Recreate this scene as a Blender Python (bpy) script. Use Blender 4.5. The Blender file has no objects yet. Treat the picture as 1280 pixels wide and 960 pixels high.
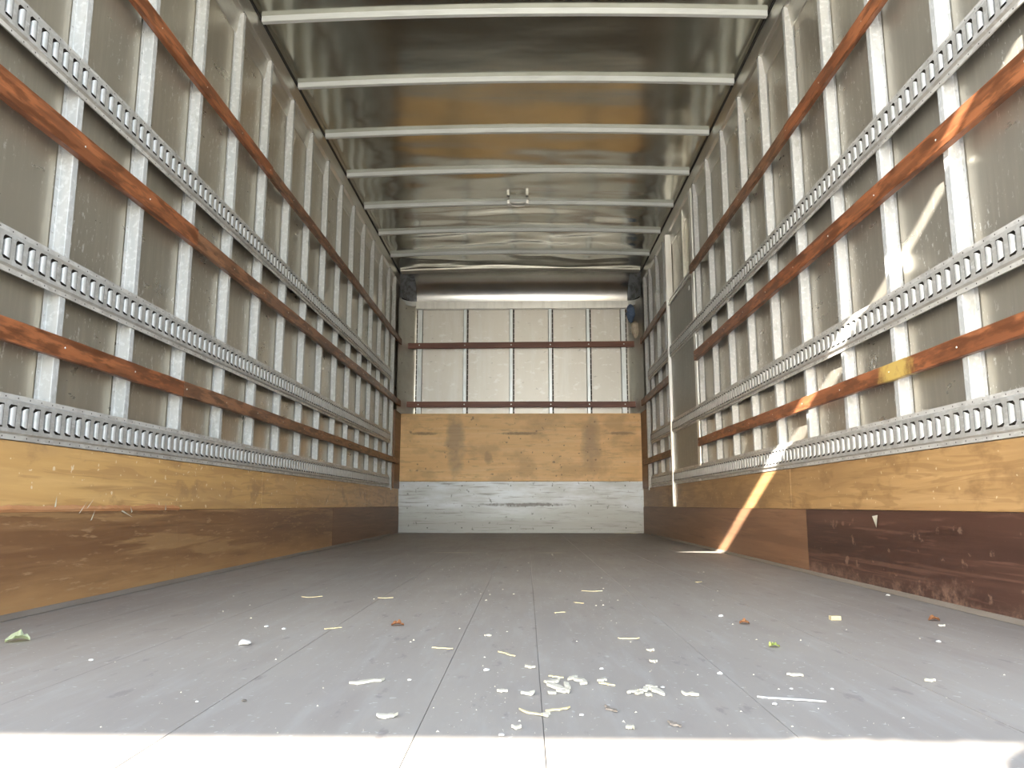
import bpy, bmesh, math, random
from mathutils import Vector, noise, Quaternion
random.seed(7)
S = bpy.context.scene
COL = S.collection

# ------------------------------------------------------------------ camera
XL, XR, YB = -1.23, 1.12, 7.4          # inner planes of the side walls, front wall of the box
CAM_H, F_PX = 0.268, 950.0
PITCH, YAW = math.atan(151/F_PX), math.atan(18/F_PX*math.cos(math.atan(151/F_PX)))
cam_d = bpy.data.cameras.new('camera'); cam = bpy.data.objects.new('camera', cam_d); COL.objects.link(cam)
cam_d.sensor_fit = 'HORIZONTAL'; cam_d.sensor_width = 36; cam_d.lens = 36*F_PX/1280
cam_d.clip_start = .02
cam.location = (0, 0, CAM_H)
cam.rotation_euler = (math.pi/2 + PITCH, 0, YAW)
S.camera = cam

# ------------------------------------------------------------------ world, sun, exposure
W = bpy.data.worlds.new('World'); S.world = W; W.use_nodes = True
bg = W.node_tree.nodes['Background']; bg.inputs[1].default_value = .33
sky = W.node_tree.nodes.new('ShaderNodeTexSky'); sky.sky_type = 'NISHITA'; sky.sun_disc = False
sky.sun_elevation = math.radians(23); sky.sun_rotation = math.atan2(-.5, -1); sky.dust_density = .6; sky.air_density = 1.0
hs = W.node_tree.nodes.new('ShaderNodeHueSaturation'); hs.inputs['Saturation'].default_value = .62
W.node_tree.links.new(sky.outputs[0], hs.inputs['Color']); W.node_tree.links.new(hs.outputs[0], bg.inputs[0])
SUN_DIR = Vector((.5, 1, -.475))
sd = bpy.data.lights.new('sun', 'SUN'); sd.energy = 14; sd.angle = math.radians(.3); sd.color = (1, .95, .87)
so = bpy.data.objects.new('sun', sd); COL.objects.link(so); so.location = (-3, -6, 5)
so.rotation_mode = 'QUATERNION'; so.rotation_quaternion = SUN_DIR.to_track_quat('-Z', 'Y')
S.view_settings.view_transform = 'Standard'; S.view_settings.look = 'None'
S.view_settings.gamma = 1; S.view_settings.use_curve_mapping = False
S.view_settings.exposure = 1.92
S.cycles.use_denoising = True
S.cycles.max_bounces = 10; S.cycles.diffuse_bounces = 6; S.cycles.glossy_bounces = 5
S.cycles.sample_clamp_indirect = 6

# ------------------------------------------------------------------ helpers
def link(name, data, parent=None, loc=(0, 0, 0)):
    o = bpy.data.objects.new(name, data); COL.objects.link(o)
    o.location = loc
    if parent: o.parent = parent
    return o
def tag(o, label=None, cat=None, group=None, kind=None):
    for k, v in (('label', label), ('category', cat), ('group', group), ('kind', kind)):
        if v: o[k] = v
    return o
WLOC = {}
def thing(name, loc, label=None, cat=None, group=None, kind=None, parent=None):
    o = link(name, None, parent, Vector(loc) - (WLOC.get(parent.name, Vector()) if parent else Vector()))
    o.empty_display_size = .1
    WLOC[o.name] = Vector(loc)
    return tag(o, label, cat, group, kind)
def obj(name, bm, m, parent=None, smooth=False, **kw):
    """bm in world coordinates; origin goes to the bottom centre of its bounds"""
    if smooth:
        for f in bm.faces: f.smooth = True
    mn = Vector((min(v.co[i] for v in bm.verts) for i in range(3))); mx = Vector((max(v.co[i] for v in bm.verts) for i in range(3)))
    c = (mn + mx)/2; c.z = mn.z
    bmesh.ops.translate(bm, verts=bm.verts, vec=-c)
    me = bpy.data.meshes.new(name); bm.to_mesh(me); bm.free()
    for mm in (m if isinstance(m, (list, tuple)) else [m]): me.materials.append(mm)
    o = link(name, me, parent, c - (WLOC.get(parent.name, Vector()) if parent else Vector()))
    WLOC[o.name] = c
    return tag(o, **kw)
def copy_at(o, loc, parent=None):
    """a copy sharing mesh data, at world location loc"""
    c = o.copy(); COL.objects.link(c); c.parent = parent
    c.location = Vector(loc) - (WLOC.get(parent.name, Vector()) if parent else Vector())
    WLOC[c.name] = Vector(loc)
    return c
def box(bm, x0, x1, y0, y1, z0, z1, bev=0, mi=0):
    if x0 > x1: x0, x1 = x1, x0
    vs = [bm.verts.new((x, y, z)) for x in (x0, x1) for y in (y0, y1) for z in (z0, z1)]
    fs = [bm.faces.new([vs[i] for i in q]) for q in ((0, 1, 3, 2), (4, 6, 7, 5), (0, 4, 5, 1), (2, 3, 7, 6), (0, 2, 6, 4), (1, 5, 7, 3))]
    for f in fs: f.material_index = mi
    if bev:
        es = list({e for f in fs for e in f.edges})
        bmesh.ops.bevel(bm, geom=es, offset=bev, segments=2, affect='EDGES', profile=.6)
    return fs
def bxm(*a, bev=0):
    bm = bmesh.new(); box(bm, *a, bev=bev); return bm
def quad(bm, pts, mi=0):
    f = bm.faces.new([bm.verts.new(p) for p in pts]); f.material_index = mi; return f
def fixn(bm): bmesh.ops.recalc_face_normals(bm, faces=bm.faces)

# ------------------------------------------------------------------ materials
class MT:
    def __init__(s, name, base, rough=.5, metal=0., spec=.5):
        s.m = bpy.data.materials.new(name); s.m.use_nodes = True
        s.t = s.m.node_tree; s.b = s.t.nodes['Principled BSDF']
        s.b.inputs['Base Color'].default_value = (*base, 1); s.b.inputs['Roughness'].default_value = rough
        s.b.inputs['Metallic'].default_value = metal; s.b.inputs['Specular IOR Level'].default_value = spec
        s.pos = s.t.nodes.new('ShaderNodeNewGeometry').outputs['Position']
        s.c = base
        s.cout = None; s.rout = None; s.h = None
    def n(s, typ, **kw):
        nd = s.t.nodes.new(typ)
        for k, v in kw.items():
            if k in nd.inputs: nd.inputs[k].default_value = v
            else: setattr(nd, k, v)
        return nd
    def map(s, scale, off=(0, 0, 0)):
        m = s.n('ShaderNodeMapping'); m.inputs['Scale'].default_value = scale; m.inputs['Location'].default_value = off
        s.t.links.new(s.pos, m.inputs['Vector']); return m.outputs[0]
    def noise(s, scale=(1, 1, 1), detail=4, rough=.6, dist=0, off=(0, 0, 0)):
        nd = s.n('ShaderNodeTexNoise'); nd.inputs['Scale'].default_value = 1; nd.inputs['Detail'].default_value = detail
        nd.inputs['Roughness'].default_value = rough; nd.inputs['Distortion'].default_value = dist
        s.t.links.new(s.map(scale, off), nd.inputs['Vector']); return nd.outputs['Fac']
    def ramp(s, x, stops, interp='LINEAR'):
        r = s.n('ShaderNodeValToRGB'); r.color_ramp.interpolation = interp
        while len(r.color_ramp.elements) < len(stops): r.color_ramp.elements.new(.5)
        for e, (p, c) in zip(r.color_ramp.elements, stops):
            e.position = p; e.color = (c, c, c, 1) if not hasattr(c, '__len__') else (*c, 1)
        s.t.links.new(x, r.inputs[0]); return r.outputs[0]
    def math(s, op, a, b=0.):
        m = s.n('ShaderNodeMath', operation=op)
        for i, v in ((0, a), (1, b)):
            if isinstance(v, (int, float)): m.inputs[i].default_value = v
            else: s.t.links.new(v, m.inputs[i])
        return m.outputs[0]
    def mix(s, fac, col):
        """lay col over the colour so far where fac is 1"""
        m = s.n('ShaderNodeMix', data_type='RGBA')
        if isinstance(fac, (int, float)): m.inputs[0].default_value = fac
        else: s.t.links.new(fac, m.inputs[0])
        if s.cout is None: m.inputs[6].default_value = (*s.c, 1)
        else: s.t.links.new(s.cout, m.inputs[6])
        if isinstance(col, tuple): m.inputs[7].default_value = (*col, 1)
        else: s.t.links.new(col, m.inputs[7])
        s.cout = m.outputs[2]; return s
    def layer(s, scale, lo, hi, col, detail=4, rough=.6, amt=1., dist=0, off=(0, 0, 0)):
        f = s.ramp(s.noise(scale, detail, rough, dist, off), [(lo, 0.), (hi, amt)])
        return s.mix(f, col)
    def sep(s):
        if not hasattr(s, '_sep'):
            nd = s.n('ShaderNodeSeparateXYZ'); s.t.links.new(s.pos, nd.inputs[0]); s._sep = nd.outputs
        return s._sep
    def blob(s, cs, ws, nz=.5, sc=12.):
        """soft mask around point cs (None = any), half widths ws, broken by noise"""
        acc = None
        for i in range(3):
            if cs[i] is None: continue
            d = s.math('DIVIDE', s.math('SUBTRACT', s.sep()[i], cs[i]), ws[i]); d = s.math('MULTIPLY', d, d)
            acc = d if acc is None else s.math('ADD', acc, d)
        acc = s.math('ADD', acc, s.math('MULTIPLY', s.math('SUBTRACT', s.noise((sc, sc, sc), 5), .5), nz*4))
        return s.ramp(acc, [(.15, 1.), (1., 0.)])
    def bump(s, h, strength=.3, dist=.002):
        b = s.n('ShaderNodeBump'); b.inputs['Strength'].default_value = strength; b.inputs['Distance'].default_value = dist
        s.t.links.new(h, b.inputs['Height'])
        if s.h: s.t.links.new(s.h, b.inputs['Normal'])
        s.h = b.outputs[0]; return s
    def rgh(s, x, lo, hi):
        m = s.n('ShaderNodeMapRange'); m.inputs['To Min'].default_value = lo; m.inputs['To Max'].default_value = hi
        s.t.links.new(x, m.inputs[0]); s.t.links.new(m.outputs[0], s.b.inputs['Roughness']); return s
    def done(s):
        if s.cout: s.t.links.new(s.cout, s.b.inputs['Base Color'])
        if s.h: s.t.links.new(s.h, s.b.inputs['Normal'])
        return s.m

M = {}
# floor boards: grey paint worn to brown dust
a = MT('floor_boards', (.285, .257, .22), .55)
a.layer((2.2, .8, 2), .36, .66, (.23, .205, .18), amt=.8)
a.layer((30, 4, 30), .5, .75, (.33, .315, .29), amt=.5)
a.layer((60, 60, 60), .66, .72, (.52, .50, .46), detail=2, amt=.5)
a.layer((9, 1.6, 9), .56, .66, (.23, .20, .175), detail=6, amt=.5)
a.layer((25, 9, 20), .62, .68, (.16, .14, .13), detail=5, amt=.6)
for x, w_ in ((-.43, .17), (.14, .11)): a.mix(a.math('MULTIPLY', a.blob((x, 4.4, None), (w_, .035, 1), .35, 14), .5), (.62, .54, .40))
a.rgh(a.noise((4, 2, 4)), .42, .7)
a.bump(a.noise((60, 12, 60)), .25, .001); M['floor'] = a.done()
a = MT('dark_gap', (.03, .028, .025), .9); a.layer((9, 9, 9), .4, .7, (.05, .045, .04)); M['dark'] = a.done()
a = MT('seam_dirt', (.22, .20, .18), .9); a.layer((9, 3, 9), .4, .6, (.24, .22, .2)); M['seam'] = a.done()
# aluminium wall skin
def alu(name, base, tint, rough=(.22, .38), scuff=.7, horiz=False):
    a = MT(name, base, .3, .7)
    a.layer((1.3, 1.1, .8), .35, .7, tint, amt=.8)
    sc = (3, 3, 45) if horiz else (40, 40, 3)
    a.layer(sc, .45, .75, tuple(min(1, c*1.25) for c in base), amt=.5)
    f = a.ramp(a.noise((75, 75, 34), 4, .7), [(.60, 0.), (.64, scuff)])
    f2 = a.ramp(a.noise((2.5, 2.5, 2.5), 3), [(.42, 0.), (.55, 1.)])
    a.mix(a.math('MULTIPLY', f, f2), (.85, .84, .80))
    mm = a.math('SUBTRACT', .70, a.math('MULTIPLY', a.math('MULTIPLY', f, f2), .12)); a.t.links.new(mm, a.b.inputs['Metallic'])
    a.rgh(a.noise((5, 5, 14) if not horiz else (4, 4, 30), 5), *rough)
    a.bump(a.noise((3, 3, 3), 2), .25, .008)
    return a.done()
M['skin'] = alu('aluminium_wall_skin', (.48, .44, .355), (.40, .36, .285))
M['skin_right'] = alu('aluminium_wall_skin_right', (.47, .44, .37), (.39, .355, .295), scuff=.9)
M['door_sheet'] = alu('dull_door_sheet', (.33, .335, .31), (.28, .285, .26), (.4, .55), .3)
a = MT('front_wall_sheet', (.78, .745, .68), .42, .3)
a.layer((2, 2, 1), .4, .7, (.70, .67, .61), amt=.8)
a.layer((12, 12, 1.5), .5, .7, (.84, .83, .80), amt=.5)
a.layer((9, 9, 16), .57, .64, (.90, .89, .86), detail=5, amt=.7)
a.layer((14, 14, 30), .66, .72, (.3, .28, .25), amt=.5)
a.bump(a.noise((3, 3, 3), 2), .2, .004); M['front'] = a.done()
a = MT('corner_sheet_metal', (.74, .72, .66), .3, .75); a.layer((3, 3, 3), .4, .6, (.62, .59, .53)); a.layer((30, 30, 30), .66, .7, (.2, .18, .15)); M['corner'] = a.done()
a = MT('galvanised_stud', (.49, .49, .475), .5, .15)
a.layer((40, 40, 6), .42, .62, (.42, .435, .43), amt=.8)
a.layer((60, 60, 60), .52, .62, (.60, .61, .60), amt=.7)
a.layer((26, 26, 14), .60, .68, (.33, .33, .30), amt=.6)
M['stud'] = a.done()
a = MT('bluish_front_stud', (.80, .84, .85), .35, .3); a.layer((30, 30, 5), .45, .6, (.70, .74, .75)); M['bluestud'] = a.done()
a = MT('galvanised_track', (.50, .49, .46), .45, .45)
a.layer((24, 24, 24), .42, .66, (.37, .36, .33), detail=5, amt=.8)
a.layer((70, 30, 70), .52, .64, (.60, .60, .58), amt=.7)
a.layer((16, 12, 50), .60, .66, (.70, .70, .68), amt=.6)
a.layer((11, 4, 18), .60, .70, (.38, .32, .25), amt=.5)
a.bump(a.noise((60, 25, 60)), .3, .0012)
M['track'] = a.done()
a = MT('track_flange', (.60, .585, .55), .42, .35); a.layer((30, 14, 30), .45, .62, (.45, .43, .40), detail=5); a.layer((60, 25, 60), .55, .65, (.70, .69, .66), amt=.6); M['flange'] = a.done()
a = MT('bright_slot_metal', (.46, .46, .45), .46, .25); a.layer((40, 40, 40), .45, .6, (.40, .41, .39)); M['lip'] = a.done()
a = MT('hole_dark', (.04, .035, .03), .8); a.layer((30, 30, 30), .5, .7, (.07, .06, .05)); M['hole'] = a.done()
a = MT('roof_bow_paint', (.62, .64, .62), .4, .1)
a.layer((5, 40, 40), .45, .72, (.50, .52, .50), amt=.8); a.layer((14, 30, 30), .68, .74, (.45, .43, .38), amt=.6); M['bow'] = a.done()
a = MT('roof_sheet', (.60, .60, .53), .17, 1.)
a.layer((1.6, 1.2, 1), .4, .62, (.48, .475, .41), amt=.8)
a.layer((26, 26, 26), .70, .76, (.8, .78, .72), amt=.5)
a.rgh(a.noise((1.2, 1.8, 1)), .10, .20)
a.bump(a.noise((1.5, 3.5, 1), 3), .2, .008); M['roof'] = a.done()
a = MT('rail_aluminium', (.62, .60, .55), .33, .85); a.layer((4, 2, 20), .4, .7, (.52, .50, .45)); a.layer((30, 30, 30), .68, .74, (.3, .28, .24), amt=.6)
a.bump(a.noise((8, 3, 8)), .3, .003); M['rail'] = a.done()
a = MT('cove_metal', (.68, .67, .64), .24, 1.); a.layer((2, 2, 2), .4, .7, (.58, .57, .53)); a.bump(a.noise((3, 3, 3), 2), .15, .004); M['cove'] = a.done()
a = MT('white_frame', (.80, .79, .75), .3, .4); a.layer((30, 30, 4), .4, .7, (.70, .69, .65)); M['frame'] = a.done()
def wood(name, base, dark, light, axis='y', rough=.5, extra=None, k=1.):
    a = MT(name, base, rough)
    g = {'y': (34, 1.6, 34), 'x': (1.6, 34, 34), 'z': (34, 34, 1.6)}[axis]
    g2 = tuple(c*.32 for c in g)
    a.layer(g2, .38, .66, dark, dist=.6, amt=.75*k)
    a.layer(g, .5, .72, light, detail=6, amt=.6*k)
    a.layer(tuple(c*1.6 for c in g), .58, .72, tuple(c*.55 for c in dark), detail=6, amt=.55*k)
    if extra: extra(a)
    a.bump(a.noise(g, 5), .4, .0015)
    return a.done()
def mott(a):
    a.layer((22, 5, 40), .48, .56, tuple(c*1.7 for c in a.c), detail=6, amt=.6)
    a.layer((34, 7, 34), .50, .58, tuple(c*.4 for c in a.c), detail=6, amt=.75, off=(3, 1, 2))
M['slat_orange'] = wood('slat_orange_stain', (.225, .078, .03), (.11, .038, .018), (.36, .14, .055), rough=.42, extra=mott)
M['slat_brown'] = wood('slat_brown_stain', (.20, .095, .048), (.115, .052, .028), (.30, .16, .09), rough=.45, extra=mott)
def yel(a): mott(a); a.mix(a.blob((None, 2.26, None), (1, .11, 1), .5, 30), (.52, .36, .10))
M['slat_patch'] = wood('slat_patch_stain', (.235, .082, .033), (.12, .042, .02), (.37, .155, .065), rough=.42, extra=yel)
M['slat_back'] = wood('slat_front_wall_stain', (.20, .075, .045), (.12, .045, .03), (.30, .13, .08), axis='x', rough=.5)
def plyx(a):
    a.layer((9, 5, 8), .57, .66, (.25, .14, .06), detail=5, amt=.6)
    a.layer((3, 1.4, 5), .50, .64, (.42, .26, .12), detail=3, amt=.5, off=(1, 4, 0))
    a.layer((6, 2.2, 26), .53, .58, (.38, .21, .08), detail=2, amt=.45, dist=1.5)
    a.layer((50, 50, 50), .70, .73, (.75, .62, .42), detail=1, amt=.8)
M['ply'] = wood('side_plywood', (.60, .36, .135), (.44, .25, .09), (.72, .46, .19), extra=plyx, rough=.42)
def plyr(a):
    a.layer((9, 4, 8), .54, .63, (.17, .09, .035), detail=5, amt=.6, off=(2, 7, 1))
    a.layer((3, 1.2, 5), .46, .60, (.26, .15, .065), detail=3, amt=.6, off=(1, 4, 0))
    a.layer((6, 2.0, 26), .52, .57, (.24, .13, .05), detail=2, amt=.5, dist=1.5)
    a.layer((50, 50, 50), .71, .74, (.60, .48, .30), detail=1, amt=.7)
M['ply_right'] = wood('right_side_plywood', (.41, .245, .10), (.29, .165, .065), (.52, .33, .15), extra=plyr, rough=.5)
def lowx(a):
    z = a.sep()[2]
    f = a.ramp(a.math('ADD', z, a.math('MULTIPLY', a.noise((5, 3, 20), 5), .16)), [(.10, 1.), (.19, 0.)])
    a.mix(a.math('MULTIPLY', f, .75), (.40, .22, .09))
    a.layer((30, 11, 80), .59, .66, (.40, .25, .13), detail=5, amt=.55)
    a.layer((3, 1.2, 22), .55, .6, (.36, .21, .09), detail=5, amt=.6)
M['low_left'] = wood('worn_brown_board', (.21, .105, .045), (.15, .07, .032), (.34, .19, .085), extra=lowx, rough=.45)
def lowr(a):
    z = a.sep()[2]
    f = a.ramp(a.math('ADD', z, a.math('MULTIPLY', a.noise((6, 5, 9), 6, .8), .22)), [(.13, 1.), (.17, 0.)])
    a.mix(a.math('MULTIPLY', a.math('MULTIPLY', f, a.ramp(a.noise((40, 22, 26), 5, .7), [(.42, 0.), (.6, 1.)])), .7), (.24, .14, .095))
    a.layer((30, 16, 22), .63, .68, (.26, .16, .11), detail=4, amt=.5)
    a.layer((10, 4, 70), .58, .66, (.12, .058, .04), detail=5, amt=.7)
    a.layer((3, .8, 40), .60, .66, (.15, .075, .05), detail=4, amt=.5)
M['low_right'] = wood('dark_red_brown_board', (.066, .030, .020), (.036, .017, .012), (.115, .055, .036), extra=lowr, rough=.4)
M['low_mid'] = wood('mid_brown_board', (.22, .115, .06), (.14, .07, .038), (.31, .17, .09), rough=.5)
M['torn'] = wood('torn_wood', (.50, .24, .10), (.36, .15, .06), (.68, .42, .22), rough=.6)
def bply(a):
    for x in (-.69, .63):
        a.mix(a.math('MULTIPLY', a.blob((x, None, .86), (.11, 1, .36), .45, 9), .55), (.22, .17, .125))
    for x, w_ in ((-1.0, .16), (-.05, .24), (.92, .15)):
        a.mix(a.math('MULTIPLY', a.blob((x, None, .955), (w_, 1, .018), .35, 30), .75), (.17, .10, .05))
    a.mix(a.math('MULTIPLY', a.blob((-.37, None, .72), (.05, 1, .07), .5, 20), .5), (.25, .15, .08))
    a.layer((7, 7, 30), .58, .66, (.40, .25, .12), detail=5, amt=.4)
    a.layer((3, 3, 4), .48, .62, (.45, .28, .13), detail=4, amt=.5)
    a.layer((26, 26, 26), .71, .74, (.16, .09, .05), detail=1, amt=.6)
M['back_ply'] = wood('front_wall_plywood', (.82, .53, .24), (.70, .42, .17), (.90, .65, .35), axis='x', extra=bply, rough=.5, k=.75)
a = MT('kick_plate_metal', (.56, .60, .64), .5, .4)
z = a.sep()[2]
f = a.ramp(a.math('ADD', z, a.math('MULTIPLY', a.noise((1.5, 1, 12), 5), .30)), [(.24, 1.), (.50, 0.)])
a.mix(a.math('MULTIPLY', f, .75), (.25, .235, .205))
a.layer((2, 2, 7), .42, .62, (.34, .335, .31), detail=5, amt=.6)
a.layer((3.2, 3, 60), .56, .66, (.17, .155, .135), detail=6, amt=.65)
a.layer((24, 10, 18), .63, .69, (.10, .095, .085), detail=6, amt=.7)
a.mix(a.math('MULTIPLY', a.blob((-.02, None, .27), (.5, 1, .02), .6, 26), .8), (.12, .11, .10))
a.bump(a.noise((3, 3, 10)), .3, .003); M['kick'] = a.done()
a = MT('corner_casting', (.22, .235, .25), .5, .3); a.layer((18, 18, 18), .45, .6, (.12, .125, .13), detail=6); a.bump(a.noise((12, 12, 12)), .7, .02); M['casting'] = a.done()
a = MT('blue_cloth', (.13, .19, .30), .9); a.layer((30, 30, 30), .4, .7, (.08, .12, .20)); M['cloth'] = a.done()
a = MT('clear_wrap', (.55, .48, .38), .35); a.layer((30, 30, 30), .4, .7, (.40, .33, .25)); M['wrap'] = a.done()
a = MT('dark_seam_sealant', (.09, .08, .065), .7); a.layer((20, 20, 20), .4, .7, (.06, .045, .035)); M['sealant'] = a.done()
a = MT('cove_strip', (.17, .14, .11), .6); a.layer((20, 4, 20), .4, .7, (.20, .17, .14)); M['strip'] = a.done()
a = MT('screw_head', (.75, .74, .70), .3, .8); a.layer((90, 90, 90), .4, .7, (.6, .58, .52)); M['screw'] = a.done()
a = MT('pale_splinter', (.50, .43, .26), .7); a.layer((40, 40, 40), .4, .7, (.42, .34, .19)); M['splint'] = a.done()
a = MT('white_wood_chip', (.50, .465, .37), .7); a.layer((50, 50, 50), .4, .7, (.40, .36, .27)); M['chip'] = a.done()
a = MT('pale_crumb', (.48, .47, .44), .8); a.layer((50, 50, 50), .4, .7, (.40, .39, .36)); M['crumb'] = a.done()
a = MT('orange_leaf', (.50, .24, .10), .7); a.layer((60, 60, 60), .4, .7, (.36, .15, .07)); M['leaf_o'] = a.done()
a = MT('green_leaf', (.50, .58, .14), .6); a.layer((60, 60, 60), .4, .7, (.62, .66, .28)); M['leaf_g'] = a.done()
a = MT('pale_green_leaf', (.60, .66, .42), .6); a.layer((60, 60, 60), .4, .7, (.70, .74, .55)); M['leaf_p'] = a.done()
a = MT('dark_crumb', (.10, .085, .07), .8); a.layer((60, 60, 60), .4, .7, (.06, .05, .04)); M['dcrumb'] = a.done()
a = MT('yard_concrete', (.50, .47, .42), .9); a.layer((1.5, 1.5, 1.5), .4, .7, (.42, .39, .34)); M['yard'] = a.done()
a = MT('sun_blocker_paint', (.80, .78, .74), .8); a.layer((2, 2, 2), .4, .7, (.72, .70, .66)); M['dock'] = a.done()  # for the added sun-blocking panel, kept pale to bounce light inside

# ------------------------------------------------------------------ the setting: floor
Y0 = 1.25                                   # rear end of the side walls
floor = obj('floor', bxm(XL-.08, XR+.08, -1.1, YB+.1, -.12, -.0022), M['seam'], kind='structure')
seams = [XL-.05, -1.0, -.714, -.425, -.132, .02, .317, .592, .867, XR+.05]
for i in range(len(seams)-1):
    a0, a1 = seams[i]+.00045, seams[i+1]-.00045
    obj('floor_board', bxm(a0, a1, -1.1, YB+.06, -.0021, random.uniform(-.0003, 0), bev=.0006), M['floor'], floor)

# ------------------------------------------------------------------ side walls
SHEET = .033                                # depth of the bays behind the stud faces
def stud_mesh(s, yv, z0, z1, X):
    """hat section: near flange, near web, face, far web, far flange"""
    bm = bmesh.new()
    u = [(-.018, SHEET-.002), (-.001, SHEET-.002), (0, SHEET-.003), (.0005, .0012), (.0017, 0), (.0253, 0), (.0265, .0012), (.027, SHEET-.003), (.028, SHEET-.002), (.045, SHEET-.002)]
    n = len(u); rows = []
    for z in (z0, z1):
        rows.append([bm.verts.new((X + s*d, yv + y, z)) for y, d in u])
    for i in range(n-1): bm.faces.new((rows[0][i], rows[0][i+1], rows[1][i+1], rows[1][i]))
    # ends closed so the section reads as a solid stud
    for r in rows: bm.faces.new(r[2:8])
    fixn(bm)
    if s < 0: pass
    return bm
def rivets(bm, pts, ax, r=.004, h=.002):
    """flat domed heads along axis ax ('x+','x-','y-')"""
    for p in pts:
        p = Vector(p)
        d = {'x+': Vector((1, 0, 0)), 'x-': Vector((-1, 0, 0)), 'y-': Vector((0, -1, 0)), 'z-': Vector((0, 0, -1))}[ax]
        a_ = Vector((0, 0, 1)) if ax[0] != 'z' else Vector((1, 0, 0)); b_ = d.cross(a_)
        base = [bm.verts.new(p + (a_*math.cos(t) + b_*math.sin(t))*r) for t in [k*math.tau/6 for k in range(6)]]
        top = [bm.verts.new(p + d*h + (a_*math.cos(t) + b_*math.sin(t))*r*.6) for t in [k*math.tau/6 for k in range(6)]]
        bm.faces.new(top)
        for k in range(6): bm.faces.new((base[k], base[(k+1) % 6], top[(k+1) % 6], top[k]))
    fixn(bm)

def side_wall(side, X, s, stud_ys, skin, gap=None):
    """s = +1 if outwards is +x. gap = (y0, y1) of a door between studs"""
    w = obj('wall_'+side, bxm(X + s*(SHEET+.012), X + s*(SHEET+.05), Y0, YB+.1, -.10, 2.60), M['dark'], kind='structure')
    # skin sheets, lapped every third stud
    edges = [Y0] + [y-.02 for y in stud_ys[2::3]] + [YB+.06]
    for i in range(len(edges)-1):
        bm = bxm(X + s*SHEET, X + s*(SHEET+.0115), edges[i]+.0008, edges[i+1]-.0008, .0, 2.56)
        obj('wall_panel', bm, skin, w)
    proto = rp = None
    for y in stud_ys:
        if proto is None:
            proto = obj('stud', stud_mesh(s, y, .421, 2.398, X), M['stud'], w); y00 = y; l0 = WLOC[proto.name]
            bm = bmesh.new(); rivets(bm, [(X + s*(SHEET-.003), y-.010, .46+k*.075) for k in range(26)] + [(X + s*(SHEET-.003), y+.036, .46+k*.075) for k in range(26)], 'x-' if s > 0 else 'x+', .0035, .002)
            rp = obj('stud_rivets', bm, M['lip'], proto, kind='stuff')
            rl = WLOC[rp.name]
        else:
            c = copy_at(proto, l0 + Vector((0, y-y00, 0)), w)
            copy_at(rp, rl + Vector((0, y-y00, 0)), c)
    # top rail: face, underside reaching back to the skin, upper lip
    bm = bmesh.new()
    prof = [(SHEET, 2.30), (SHEET-.004, 2.303), (.016, 2.392), (.002, 2.400), (0, 2.405), (-.002, 2.452), (.004, 2.458), (.004, 2.499), (.03, 2.502), (SHEET, 2.502)]
    for (d0, z0), (d1, z1) in zip(prof[:-1], prof[1:]):
        quad(bm, [(X+s*d0, Y0, z0), (X+s*d0, YB, z0), (X+s*d1, YB, z1), (X+s*d1, Y0, z1)])
    bmesh.ops.remove_doubles(bm, verts=bm.verts, dist=1e-5); fixn(bm)
    obj('top_rail', bm, M['rail'], w)
    for y in stud_ys: obj('stud_top_line', bxm(X + s*.020, X - s*.0008, y-.002, y+.029, 2.3985, 2.4015), M['hole'], w)  # thin dark strip across the top of each stud
    return w

LST = [1.922+.3628*k for k in range(-1, 14)]
RST = [1.912+.3675*k for k in range(-1, 9)] + [6.00, 6.35, 6.72]
wl = side_wall('left', XL, -1, LST, M['skin'])
wr = side_wall('right', XR, 1, RST, M['skin_right'])
# corner posts running down over the plywood
obj('corner_post', bxm(XL-.03, XL+.006, 6.91, 6.95, .40, 2.40, bev=.003), M['stud'], wl)
obj('corner_post', bxm(XR-.006, XR+.03, 6.98, 7.02, .40, 2.40, bev=.003), M['stud'], wr)
for X, s, par in ((XL, -1, wl), (XR, 1, wr)):
    obj('corner_board', bxm(X+s*.03, X-s*.003, 7.06, 7.385, .421, 1.15, bev=.001), M['low_mid'], par)
# plywood bands and kick boards
def board(name, parent, X, s, y0, y1, z0, z1, t, m, bev=.0015):
    return obj(name, bxm(X + s*.03, X - s*t, y0+.0012, y1-.0012, z0, z1, bev=bev), m, parent)
for (X, s, par, cuts) in ((XL, -1, wl, (Y0, 3.55, 5.9, 7.36)), (XR, 1, wr, (Y0, 3.27, 5.78, 7.36))):
    for y0, y1 in zip(cuts[:-1], cuts[1:]): board('plywood_panel', par, X, s, y0, y1, .2515, .4195, 0.0, M['ply'] if s < 0 else M['ply_right'])
lk = [(Y0, 2.69, M['low_left'], .007), (2.69, 4.86, M['low_left'], .006), (4.86, 7.36, M['low_mid'], .006)]
rk = [(Y0, 3.09, M['low_right'], .008), (3.09, 5.82, M['low_mid'], .006), (5.82, 7.36, M['low_mid'], .005)]
kb = []
for X, s, par, ks in ((XL, -1, wl, lk), (XR, 1, wr, rk)):
    for y0, y1, m, t in ks: kb.append(board('kick_board', par, X, s, y0, y1, .001, .2505, t, m))
    bm = bmesh.new()
    for (d0, z0), (d1, z1) in zip([(.007, .014), (.011, .012), (.016, .001)][:-1], [(.011, .012), (.016, .001)]):
        quad(bm, [(X-s*d0, Y0, z0), (X-s*d0, 6.9, z0), (X-s*d1, 6.9, z1), (X-s*d1, Y0, z1)])
    fixn(bm); obj('base_strip', bm, M['strip'], par)
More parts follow.
